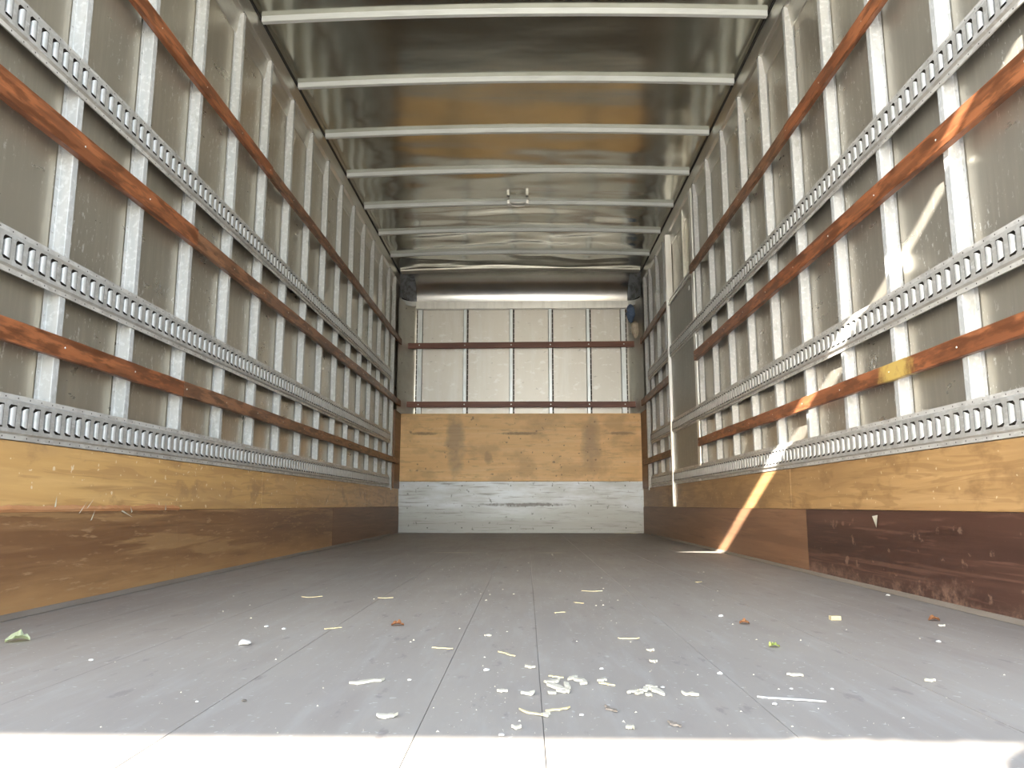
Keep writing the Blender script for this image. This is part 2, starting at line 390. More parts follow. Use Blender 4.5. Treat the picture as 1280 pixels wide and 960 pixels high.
# torn top edge of the left kick board, with loose splinters
bm = bmesh.new(); N = 70; prev = None
for i in range(N+1):
    y = 1.5 + (2.69-1.5)*i/N
    h = .012 + .012*noise.noise((y*9, 3, 0)) + .004*random.random()
    cur = [bm.verts.new((XL+.0075, y, .250)), bm.verts.new((XL+.011+.003*noise.noise((y*14, 0, 5)), y, .250+h*.5)), bm.verts.new((XL+.0005, y, .252+max(.004, h)))]
    if prev:
        for k in range(2): bm.faces.new((prev[k], cur[k], cur[k+1], prev[k+1]))
    prev = cur
fixn(bm); obj('torn_edge', bm, M['torn'], kb[0])
for y, z, dy, dz in ((2.08, .245, .02, .035), (2.115, .258, .018, .03), (1.97, .262, -.012, .03), (2.36, .245, -.03, .02), (2.14, .225, .0, .03), (2.30, .25, .05, -.02), (2.58, .25, -.02, .025)):
    bm = bmesh.new(); p0 = Vector((XL+.010, y, z)); p1 = p0 + Vector((.010, dy, dz)); t = Vector((0, .0022, .0012))
    vs = [bm.verts.new(v) for v in (p0-t, p0+t, p0+Vector((.003, 0, .002)), p1)]
    for q in ((0, 1, 3), (1, 2, 3), (2, 0, 3), (0, 2, 1)): bm.faces.new([vs[i] for i in q])
    fixn(bm); obj('splinter', bm, M['chip'], kb[0])

bm = bmesh.new(); vs = [bm.verts.new(p) for p in ((XR-.0095, 2.46, .236), (XR-.0095, 2.50, .232), (XR-.012, 2.47, .196), (XR-.018, 2.455, .204))]
for q in ((0, 1, 2), (0, 2, 3), (0, 3, 1), (1, 3, 2)): bm.faces.new([vs[i] for i in q])
fixn(bm); obj('splinter', bm, M['chip'], [o for o in wr.children if o.name.startswith('kick_board')][0])

# ------------------------------------------------------------------ cargo tracks
PITCH_T = .0446
def track(X, s, y0, y1, z0, label, group, off=0.):
    n = int(round((y1-y0)/PITCH_T)); y1 = y0 + n*PITCH_T; H = .108
    t = thing('cargo_track', (X, (y0+y1)/2, z0), label, 'cargo track', group)
    U = lambda u: X - s*u
    bm = bmesh.new()
    # long strips
    prof = [(.001, 0), (.0045, .0003), (.0045, .0125), (.0125, .0165), (.0125, .026)]
    prof2 = [(.0125, .082), (.0125, .0915), (.0045, .0955), (.0045, .1077), (.001, .108)]
    for P in (prof, prof2):
        for (u0, a), (u1, b) in zip(P[:-1], P[1:]):
            quad(bm, [(U(u0), y0, z0+a), (U(u0), y1, z0+a), (U(u1), y1, z0+b), (U(u1), y0, z0+b)], 2 if u0 == u1 == .0045 else 0)
    sa, sb, c = .008, .036, .006; zA, zB = .026, .082; dpt = .0015
    for k in range(n):
        y = y0 + k*PITCH_T
        quad(bm, [(U(.0125), y, z0+zA), (U(.0125), y+sa, z0+zA), (U(.0125), y+sa, z0+zB), (U(.0125), y, z0+zB)])
        quad(bm, [(U(.0125), y+sb, z0+zA), (U(.0125), y+PITCH_T, z0+zA), (U(.0125), y+PITCH_T, z0+zB), (U(.0125), y+sb, z0+zB)])
        # clipped near corners
        for za, zb in ((zA, zA+c), (zB, zB-c)):
            bm.faces.new([bm.verts.new(p) for p in ((U(.0125), y+sa, z0+za), (U(.0125), y+sa+c, z0+za), (U(.0125), y+sa, z0+zb))])
        ring = [(y+sa+c, zA), (y+sb, zA), (y+sb, zB), (y+sa+c, zB), (y+sa, zB-c), (y+sa, zA+c)]
        for (ya, za), (yb, zb) in zip(ring, ring[1:]+ring[:1]):
            quad(bm, [(U(.0125), ya, z0+za), (U(.0125), yb, z0+zb), (U(dpt), yb, z0+zb), (U(dpt), ya, z0+za)], 1)
    quad(bm, [(U(.0012), y0, z0+.001), (U(.0012), y1, z0+.001), (U(.0012), y1, z0+.107), (U(.0012), y0, z0+.107)], 1)
    bmesh.ops.remove_doubles(bm, verts=bm.verts, dist=1e-5)
    obj('track_body', bm, [M['track'], M['hole'], M['flange']], t)
    def lip(bm, y):
        prev = None
        for k in range(6):
            q = k/5; yy = y+sb-.0005 - q*.0175; u = .0123 + .0045*math.sin(q*math.pi*.75) - .005*q*q
            ch = .005*max(0, q-.7)/.3
            cur = [bm.verts.new((U(u), yy, z0+zA+.004+ch)), bm.verts.new((U(u), yy, z0+zB-.004-ch))]
            if prev: bm.faces.new((prev[0], cur[0], cur[1], prev[1]))
            prev = cur
        e = [bm.verts.new((U(.003), yy+.003, z0+zA+.010)), bm.verts.new((U(.003), yy+.003, z0+zB-.010))]
        bm.faces.new((prev[0], e[0], e[1], prev[1]))
    proto = None; rest = bmesh.new(); cnt = 0
    for k in range(n):
        y = y0 + k*PITCH_T
        if y < 3.25:
            if proto is None:
                b2 = bmesh.new(); lip(b2, y); proto = obj('slot_lip', b2, M['lip'], t, smooth=True); yk = y; pl = WLOC[proto.name]
            else: copy_at(proto, pl + Vector((0, y-yk, 0)), t)
        else: lip(rest, y); cnt += 1
    if cnt: obj('slot_lips', rest, M['lip'], t, smooth=True, kind='stuff')
    b3 = bmesh.new()
    for k in range(n):
        for zz in (.0068, .1008):
            cy = y0+(k+.1)*PITCH_T
            vs = [b3.verts.new((U(.0048), cy+.0022*math.cos(q*math.pi/3), z0+zz+.0022*math.sin(q*math.pi/3))) for q in range(6)]; b3.faces.new(vs)
    obj('fastener_holes', b3, M['hole'], t, kind='stuff')
    return t
TZ = {'low': .421, 'mid': .812, 'up': 1.379}
gl, gr = 'slotted cargo tracks on the left wall', 'slotted cargo tracks on the right wall'
track(XL, -1, 1.30, 6.78, TZ['low'], 'lowest slotted metal cargo track on the left wall, just above the plywood', gl)
track(XL, -1, 1.31, 6.78, TZ['mid'], 'middle slotted metal cargo track on the left wall, between two wooden rails', gl)
track(XL, -1, 1.32, 6.78, TZ['up'], 'highest slotted metal cargo track on the left wall', gl)
track(XR, 1, 1.32, 6.80, TZ['low'], 'lowest slotted metal cargo track on the right wall, just above the plywood', gr)
track(XR, 1, 1.30, 6.80, TZ['mid']-.010, 'middle slotted metal cargo track on the right wall, between two wooden rails', gr)
track(XR, 1, 1.33, 6.80, TZ['up']+.002, 'highest slotted metal cargo track on the right wall', gr)

# ------------------------------------------------------------------ wood slats
def slat(X, s, y0, y1, z0, h, m, label, group, th=.018, warp=.003):
    t = thing('wooden_rail', (X, (y0+y1)/2, z0), label, 'wooden rail', group)
    n = max(6, int((y1-y0)/.12)); bm = bmesh.new(); rows = []
    sd_ = random.random()*50
    for i in range(n+1):
        y = y0 + (y1-y0)*i/n
        dz = warp*noise.noise((y*1.3, sd_, 0)); e = .0015*noise.noise((y*9, sd_, 4)); th_ = th + .0015*noise.noise((y*2, sd_, 9))
        ps = [(0, 0), (th_-.002, 0+e), (th_, .002+e), (th_, h-.002-e), (th_-.002, h-e), (0, h)]
        rows.append([bm.verts.new((X - s*(u+.0005), y, z0+dz+zz)) for u, zz in ps])
    for a_, b_ in zip(rows[:-1], rows[1:]):
        for k in range(6): bm.faces.new((a_[k], b_[k], b_[(k+1) % 6], a_[(k+1) % 6]))
    bm.faces.new(rows[0]); bm.faces.new(rows[-1]); fixn(bm)
    obj('board', bm, m, t)
    b2 = bmesh.new(); ys = [y for y in (LST if s < 0 else RST) if y0+.02 < y+.015 < y1-.02]
    if ys:
        first = None
        for y in ys:
            if first is None:
                rivets(b2, [(X - s*(th+.0006), y+.015, z0+h*.5)], 'x+' if s < 0 else 'x-', .0032, .0012)
                first = obj('screw', b2, M['screw'], t); fl = WLOC[first.name]; fy = y
            else: copy_at(first, fl + Vector((0, y-fy, 0)), t)
    return t
gl, gr = 'wooden rails on the left wall', 'wooden rails on the right wall'
slat(XL, -1, 1.30, 3.42, 1.812, .058, M['slat_orange'], 'top left wall rail, orange-brown near length', gl)
slat(XL, -1, 3.422, 7.25, 1.812, .056, M['slat_brown'], 'top left wall rail, duller brown far length reaching the front wall', gl)
slat(XL, -1, 1.28, 2.66, 1.206, .066, M['slat_orange'], 'second left wall rail from the top, bright orange near length', gl, th=.022)
slat(XL, -1, 2.662, 7.27, 1.206, .060, M['slat_brown'], 'second left wall rail from the top, brown far length', gl)
slat(XL, -1, 1.28, 2.64, .648, .055, M['slat_orange'], 'lowest left wall rail, orange-brown near length', gl)
slat(XL, -1, 2.642, 7.28, .650, .052, M['slat_brown'], 'lowest left wall rail, brown far length', gl)
slat(XR, 1, 1.30, 3.05, 1.803, .060, M['slat_orange'], 'top right wall rail, orange-brown near length', gr)
slat(XR, 1, 3.052, 4.96, 1.803, .058, M['slat_brown'], 'top right wall rail, brown length between the joint and the door panel', gr)
slat(XR, 1, 5.82, 7.20, 1.80, .056, M['slat_brown'], 'top right wall rail, short length between side door and front wall', gr)
slat(XR, 1, 1.28, 4.90, 1.200, .063, M['slat_orange'], 'second right wall rail from the top, long orange-brown length', gr, th=.022)
slat(XR, 1, 5.82, 7.24, 1.205, .058, M['slat_brown'], 'second right wall rail from the top, short length past the side door', gr)
slat(XR, 1, 1.28, 4.90, .640, .052, M['slat_patch'], 'lowest right wall rail, long length with a yellow worn patch', gr)
slat(XR, 1, 5.82, 7.26, .634, .053, M['slat_brown'], 'lowest right wall rail, short length past the side door', gr)

# ------------------------------------------------------------------ sealed side door in the right wall
dr = thing('door_1', (XR, 5.36, .42), kind='structure')
bm = bxm(XR-.0008, XR+.030, 4.975, 5.77, .42, 1.80, bev=.001); obj('door_leaf', bm, M['door_sheet'], dr)
bm = bxm(XR-.012, XR+.03, 4.965, 5.80, 1.801, 1.818, bev=.002); obj('head_trim', bm, M['frame'], dr)
bm = bxm(XR-.006, XR+.03, 4.965, 5.80, 1.835, 1.848, bev=.002); obj('head_trim', bm, M['frame'], dr)
bm = bxm(XR-.02, XR+.03, 5.775, 5.815, .255, 2.38, bev=.004); obj('door_post', bm, M['frame'], dr)
bm = bxm(XR-.006, XR+.03, 4.90, 4.965, .42, 2.39, bev=.003); obj('door_post', bm, M['frame'], dr)
bm = bxm(XR+.012, XR+.035, 5.28, 5.315, 1.85, 2.39, bev=.003); obj('recess_post', bm, M['rail'], dr)
bm = bxm(XR-.0035, XR-.0008, 5.05, 5.07, 1.72, 1.75, bev=.001); obj('label_clip', bm, M['frame'], dr)

# ------------------------------------------------------------------ front wall of the box
wb = obj('wall_front', bxm(XL-.08, XR+.08, YB+.075, YB+.10, -.1, 2.62), M['dark'], kind='structure')
vx = [-1.06, -.607, -.147, .242, .620, .968]
ex = [XL-.03] + vx + [XR+.03]
for x0, x1 in zip(ex[:-1], ex[1:]): obj('wall_panel', bxm(x0+.0008, x1-.0008, YB+.045, YB+.052, .40, 2.30), M['front'], wb)
sg_ = lambda i: -1 if i == 0 else 1
for i, x in enumerate(vx):
    wcol = .044 if i in (0, 5) else .03
    bm = bmesh.new(); box(bm, x-wcol/2, x+wcol/2, YB+.002, YB+.044, .49, 2.205, bev=.002)
    st = obj('stud', bm, M['bluestud'], wb)
    obj('seam_line', bxm(x-sg_(i)*(wcol/2+.004), x-sg_(i)*(wcol/2+.0005), YB+.036, YB+.0445, .49, 2.205), M['sealant'], st)
    sg = -1 if i == 0 else 1
    bm = bmesh.new(); box(bm, x+sg*(wcol/2+.003), x+sg*(wcol/2+.016), YB+.036, YB+.0445, .49, 2.205); obj('seam_strip', bm, M['sealant'], st)
    bm = bmesh.new(); rivets(bm, [(x+sg*(wcol/2+.0095), YB+.036, 1.18+k*.052) for k in range(20)], 'y-', .0055, .003); obj('stud_rivets', bm, M['lip'], st, kind='stuff')
# curved corner sheets
for s, X, xe in ((-1, XL, -1.085), (1, XR, .995)):
    bm = bmesh.new(); prev = None
    for k in range(13):
        q = k/12*math.pi/2
        p = (X + (xe-X)*(1-math.cos(q)), 7.14 + (YB+.044-7.14)*math.sin(q))
        cur = [bm.verts.new((*p, 1.15)), bm.verts.new((*p, 2.26))]
        if prev: bm.faces.new((prev[0], cur[0], cur[1], prev[1]))
        prev = cur
    obj('corner_sheet', bm, M['corner'], wb, smooth=True)
obj('plywood_panel', bxm(XL-.02, XR+.02, YB-.006, YB+.04, .492, 1.151, bev=.002), M['back_ply'], wb)
kp = obj('kick_plate', bxm(XL-.01, XR+.01, YB-.009, YB+.04, .001, .489, bev=.0015), M['kick'], wb)
bm = bmesh.new(); rivets(bm, [(x, YB-.009, z) for x in (-.95, -.62, -.15, .25, .62, .95) for z in (.05, .26, .45)], 'y-', .006, .002); obj('plate_screws', bm, M['hole'], kp, kind='stuff')
obj('header_rail', bxm(-1.10, 1.02, YB-.02, YB+.04, 2.207, 2.281, bev=.003), M['frame'], wb)
for s, X in ((-1, XL), (1, XR)):   # rounded end brackets of the header rail
    bm = bmesh.new(); xc = -1.10 if s < 0 else 1.02; prev = None
    for k in range(9):
        q = k/8*math.pi/2
        p = Vector((xc + (X-xc)*math.sin(q), YB-.02 - .14*(1-math.cos(q)), 0))
        o_ = [(0, 2.235), (0, 2.281), (.03, 2.285), (.06, 2.285)]
        cur = [bm.verts.new((p.x, p.y+dy, z)) for dy, z in o_] + [bm.verts.new((p.x, p.y+.06, 2.235))]
        if prev:
            for j in range(5): bm.faces.new((prev[j], cur[j], cur[(j+1) % 5], prev[(j+1) % 5]))
        prev = cur
    fixn(bm); obj('rail_bracket', bm, M['bow'], wb, smooth=False)
# cove under the roof
bm = bmesh.new(); prev = None
for k in range(17):
    q = k/16*math.pi/2
    y = 7.12 + .30*math.sin(q); z = 2.281 + .235*math.cos(q)**.9 if k < 16 else 2.281
    cur = [bm.verts.new((x, y, z)) for x in (-1.10, -.4, .3, 1.02)]
    if prev:
        for j in range(3): bm.faces.new((prev[j], cur[j], cur[j+1], prev[j+1]))
    prev = cur
fixn(bm); obj('cove_sheet', bm, M['cove'], wb, smooth=True)
for xa, xb, s in ((XL, -1.10, -1), (1.02, XR, 1)):      # crumpled dark corner pieces closing the cove
    bm = bmesh.new(); n1, n2 = 8, 10; g = []
    xo = xa if s < 0 else xb; xi = xb if s < 0 else xa
    for i in range(n1+1):
        r = []
        for j in range(n2+1):
            q = j/n2*math.pi/2; t = i/n1
            yy = 7.12 + .29*math.sin(q) - .20*t*t*math.sin(q); zz = 2.285 + .235*math.cos(q)
            dn = .012*noise.noise((t*4, q*4, s*3.)) if 0 < i < n1 and 0 < j < n2 else 0
            r.append(bm.verts.new((xi + (xo-xi)*t, yy-dn, zz)))
        g.append(r)
    for i in range(n1):
        for j in range(n2): bm.faces.new((g[i][j], g[i+1][j], g[i+1][j+1], g[i][j+1]))
    fixn(bm); obj('corner_cap', bm, M['casting'], wb, smooth=True)
# two wooden rails across the front wall
def xslat(z0, h, label, tilt):
    t = thing('wooden_rail', (0, YB-.01, z0), label, 'wooden rail', 'wooden rails on the front wall')
    bm = bmesh.new(); n = 20; rows = []
    for i in range(n+1):
        x = -1.205 + 2.30*i/n; dz = tilt*(i/n-.5) + .002*noise.noise((x*3, z0, 0)); 
        rows.append([bm.verts.new((x, y, z0+dz+zz)) for y, zz in ((YB, 0), (YB-.016, 0), (YB-.018, .002), (YB-.018, h-.002), (YB-.016, h), (YB, h))])
    for a_, b_ in zip(rows[:-1], rows[1:]):
        for k in range(6): bm.faces.new((a_[k], b_[k], b_[(k+1) % 6], a_[(k+1) % 6]))
    bm.faces.new(rows[0]); bm.faces.new(rows[-1]); fixn(bm); obj('board', bm, M['slat_back'], t)
    first = None
    for x in vx:
        if first is None:
            b2 = bmesh.new(); rivets(b2, [(x, YB-.0182, z0+h/2)], 'y-', .007, .002); first = obj('screw', b2, M['screw'], t); fl = WLOC[first.name]
        else: copy_at(first, fl + Vector((x-vx[0], 0, tilt*(x/2.3))), t)
xslat(1.806, .058, 'upper dark brown rail across the front wall', .012)
xslat(1.212, .056, 'lower dark brown rail across the front wall, just above the plywood', -.004)

# ------------------------------------------------------------------ ceiling: sheet, bows, seal gap
def roof_z(x): 
    t = (x - (XL+XR)/2)/((XR-XL)/2); return 2.538 - .026*t*t
bm = bmesh.new(); nx, ny = 44, 170; g = []
bows = [3.2+.565*k for k in range(-3, 7)]
for j in range(ny+1):
    y = Y0 + (7.13-Y0)*j/ny; r = []
    amp =   .002 + .015*min(1, max(0, (y-4.0)/2.6))
    d = min(abs(y-b) for b in bows); k = min(1, d/.12)
    for i in range(nx+1):
        x = XL+.004 + (XR-XL-.008)*i/nx
        e = min(1, min(i, nx-i)/4)
        zz = roof_z(x) + k*e*amp*(noise.noise((x*1.4, y*5.5, 1.)) + .4*noise.noise((x*3.3, y*9, 7.)))
        r.append(bm.verts.new((x, y, zz)))
    g.append(r)
for j in range(ny):
    for i in range(nx): bm.faces.new((g[j][i], g[j+1][i], g[j+1][i+1], g[j][i+1]))
ceil = obj('ceiling', bm, M['roof'], smooth=True, kind='structure')
obj('outer_roof', bxm(XL-.08, XR+.08, Y0, YB+.1, 2.585, 2.60), M['dark'], ceil)
for s, X in ((-1, XL), (1, XR)): obj('edge_gap', bxm(X-.0*s, X+s*.05, Y0, 7.3, 2.503, 2.584), M['dark'], ceil)
for i, y in enumerate(bows):
    bm = bmesh.new(); n = 24; prev = None
    u = [(-.009, .0), (-.001, .0), (0, -.002), (.0005, -.025), (.002, -.027), (.024, -.027), (.0255, -.025), (.027, -.002), (.036, 0)]
    for k in range(n+1):
        x = XL+.006 + (XR-XL-.012)*k/n
        cur = [bm.verts.new((x, y+a_, roof_z(x)+.0005+b_)) for a_, b_ in u]
        if prev:
            for j in range(len(u)-1): bm.faces.new((prev[j], cur[j], cur[j+1], prev[j+1]))
        prev = cur
    fixn(bm); obj('roof_bow', bm, M['bow'], ceil)
# transverse ledge where roof meets cove
bm = bmesh.new(); n = 20; prev = None
for k in range(n+1):
    x = XL+.02 + (XR-XL-.04)*k/n
    cur = [bm.verts.new((x, y, roof_z(x)+z)) for y, z in ((7.06, -.001), (7.06, -.016), (7.14, -.022), (7.14, -.001))]
    if prev:
        for j in range(3): bm.faces.new((prev[j], cur[j], cur[j+1], prev[j+1]))
    prev = cur
fixn(bm); obj('cove_ledge', bm, M['rail'], ceil)

# small bracket with a bar under the fifth bow
yb = 5.43; zb = roof_z(-.06)-.028
t = thing('bar_bracket', (-.055, yb, zb-.05), 'small metal bracket with a thin bar under the middle of a roof bow', 'bracket')
obj('back_plate', bxm(-.125, .015, yb-.006, yb-.0005, zb-.004, zb+.046, bev=.001), M['bow'], t)
def tube(pts, r, n=10):
    bm = bmesh.new(); prev = None
    for i, p in enumerate(pts):
        p = Vector(p); d = (Vector(pts[min(i+1, len(pts)-1)]) - Vector(pts[max(i-1, 0)])).normalized()
        a_ = d.orthogonal().normalized() if abs(d.x) < .9 else Vector((0, 0, 1)); b_ = d.cross(a_).normalized(); a_ = b_.cross(d)
        cur = [bm.verts.new(p + (a_*math.cos(k*math.tau/n) + b_*math.sin(k*math.tau/n))*r) for k in range(n)]
        if prev:
            for k in range(n): bm.faces.new((prev[k], cur[k], cur[(k+1) % n], prev[(k+1) % n]))
        else: bm.faces.new(cur)
        prev = cur
    bm.faces.new(prev); fixn(bm); return bm
obj('bar', tube([(-.12, yb-.03, zb-.012), (.01, yb-.03, zb-.012)], .006), M['frame'], t, smooth=True)
obj('wire_loop', tube([(-.118, yb-.03, zb-.016), (-.10, yb-.03, zb-.034), (-.055, yb-.03, zb-.040), (-.01, yb-.03, zb-.034), (.008, yb-.03, zb-.016)], .003), M['frame'], t, smooth=True)
for x in (-.13, .012): obj('end_clip', bxm(x-.008, x+.012, yb-.040, yb-.005, zb-.022, zb+.008, bev=.003), M['frame'], t)

# blue cloth and its torn wrapping stuffed beside the right end of the header rail
def rag(name, m, label, x0, x1, y0, y1, z0, z1, seed, cat, amp=.02):
    bm = bmesh.new(); bmesh.ops.create_icosphere(bm, subdivisions=4, radius=1)
    c = Vector(((x0+x1)/2, (y0+y1)/2, (z0+z1)/2)); h = Vector(((x1-x0)/2, (y1-y0)/2, (z1-z0)/2))
    for v in bm.verts:
        d = v.co.copy(); w_ = 1 - .35*max(0, -d.z)
        f = abs(noise.noise(d*2.2 + Vector((seed, 0, 0)))) + .5*abs(noise.noise(d*5 + Vector((seed, 2, 0))))
        v.co = c + Vector((d.x*h.x*w_, d.y*h.y, d.z*h.z))*(1.0 - amp*8*f)
    return obj(name, bm, m, smooth=True, label=label, category=None) if False else tag(obj(name, bm, m, smooth=True), label, cat)
rag('blue_cloth', M['cloth'], 'crumpled blue cloth tucked in the top right corner of the front wall', 0.985, 1.08, 7.26, 7.36, 2.02, 2.235, 3., 'cloth', .05)
rag('plastic_wrap', M['wrap'], 'crumpled brownish wrapping hanging just below the blue cloth', 1.025, 1.118, 7.25, 7.34, 1.87, 2.06, 9., 'wrapping', .05)

# ------------------------------------------------------------------ loose bits on the floor
def chip(loc, L, Wd, ang, m, thick=.003, curl=0., seed=0):
    rnd = random.Random(seed); bm = bmesh.new(); n = 6; rows = []
    for i in range(n+1):
        q = i/n-.5; w_ = Wd*(.25+.75*(1-abs(2*q))**.5)*(1+.3*rnd.uniform(-1, 1))/2
        off = Wd*.3*rnd.uniform(-1, 1); z = .0015 + curl*(4*q*q) + .0008*rnd.random()
        rows.append([bm.verts.new((q*L, off-w_, z)), bm.verts.new((q*L, off+w_, z)), bm.verts.new((q*L, off+w_*.8, z+thick)), bm.verts.new((q*L, off-w_*.8, z+thick))])
    for a_, b_ in zip(rows[:-1], rows[1:]):
        for k in range(4): bm.faces.new((a_[k], b_[k], b_[(k+1) % 4], a_[(k+1) % 4]))
    bm.faces.new(rows[0]); bm.faces.new(rows[-1]); fixn(bm)
    ca, sa_ = math.cos(ang), math.sin(ang)
    for v in bm.verts: v.co = Vector((v.co.x*ca - v.co.y*sa_ + loc[0], v.co.x*sa_ + v.co.y*ca + loc[1], v.co.z))
    mz = min(v.co.z for v in bm.verts)
    for v in bm.verts: v.co.z -= mz - .0003
    return bm
def leaf(loc, L, Wd, ang, h, seed):
    bm = bmesh.new(); rnd = random.Random(seed); n = 8; prev = None
    for i in range(n+1):
        q = i/n; w_ = Wd*.5*math.sin(math.pi*(q*.92+.04))**.8*(1+.15*rnd.uniform(-1, 1)); z = h*math.sin(q*math.pi)*.6 + .002
        cur = [bm.verts.new(((q-.5)*L, -w_, z+h*.5*rnd.random())), bm.verts.new(((q-.5)*L, 0, z*.7+.001)), bm.verts.new(((q-.5)*L, w_, z+h*.9*rnd.random()))]
        if prev:
            for k in range(2): bm.faces.new((prev[k], cur[k], cur[k+1], prev[k+1]))
        prev = cur
    bmesh.ops.solidify(bm, geom=bm.faces[:], thickness=.0006)
    ca, sa_ = math.cos(ang), math.sin(ang)
    for v in bm.verts: v.co = Vector((v.co.x*ca - v.co.y*sa_ + loc[0], v.co.x*sa_ + v.co.y*ca + loc[1], v.co.z))
    mz = min(v.co.z for v in bm.verts)
    for v in bm.verts: v.co.z -= mz - .0003
    return bm
def crumb(loc, r, seed, flat=.6):
    bm = bmesh.new(); bmesh.ops.create_icosphere(bm, subdivisions=2, radius=1)
    for v in bm.verts:
        d = v.co.copy(); k = 1 + .35*noise.noise(d*1.8 + Vector((seed, 0, 0)))
        v.co = Vector((d.x*r*k*1.15, d.y*r*k, max(-.5, d.z)*r*k*flat))
    mz = min(v.co.z for v in bm.verts)
    for v in bm.verts: v.co += Vector((loc[0], loc[1], -mz + .0003))
    return bm
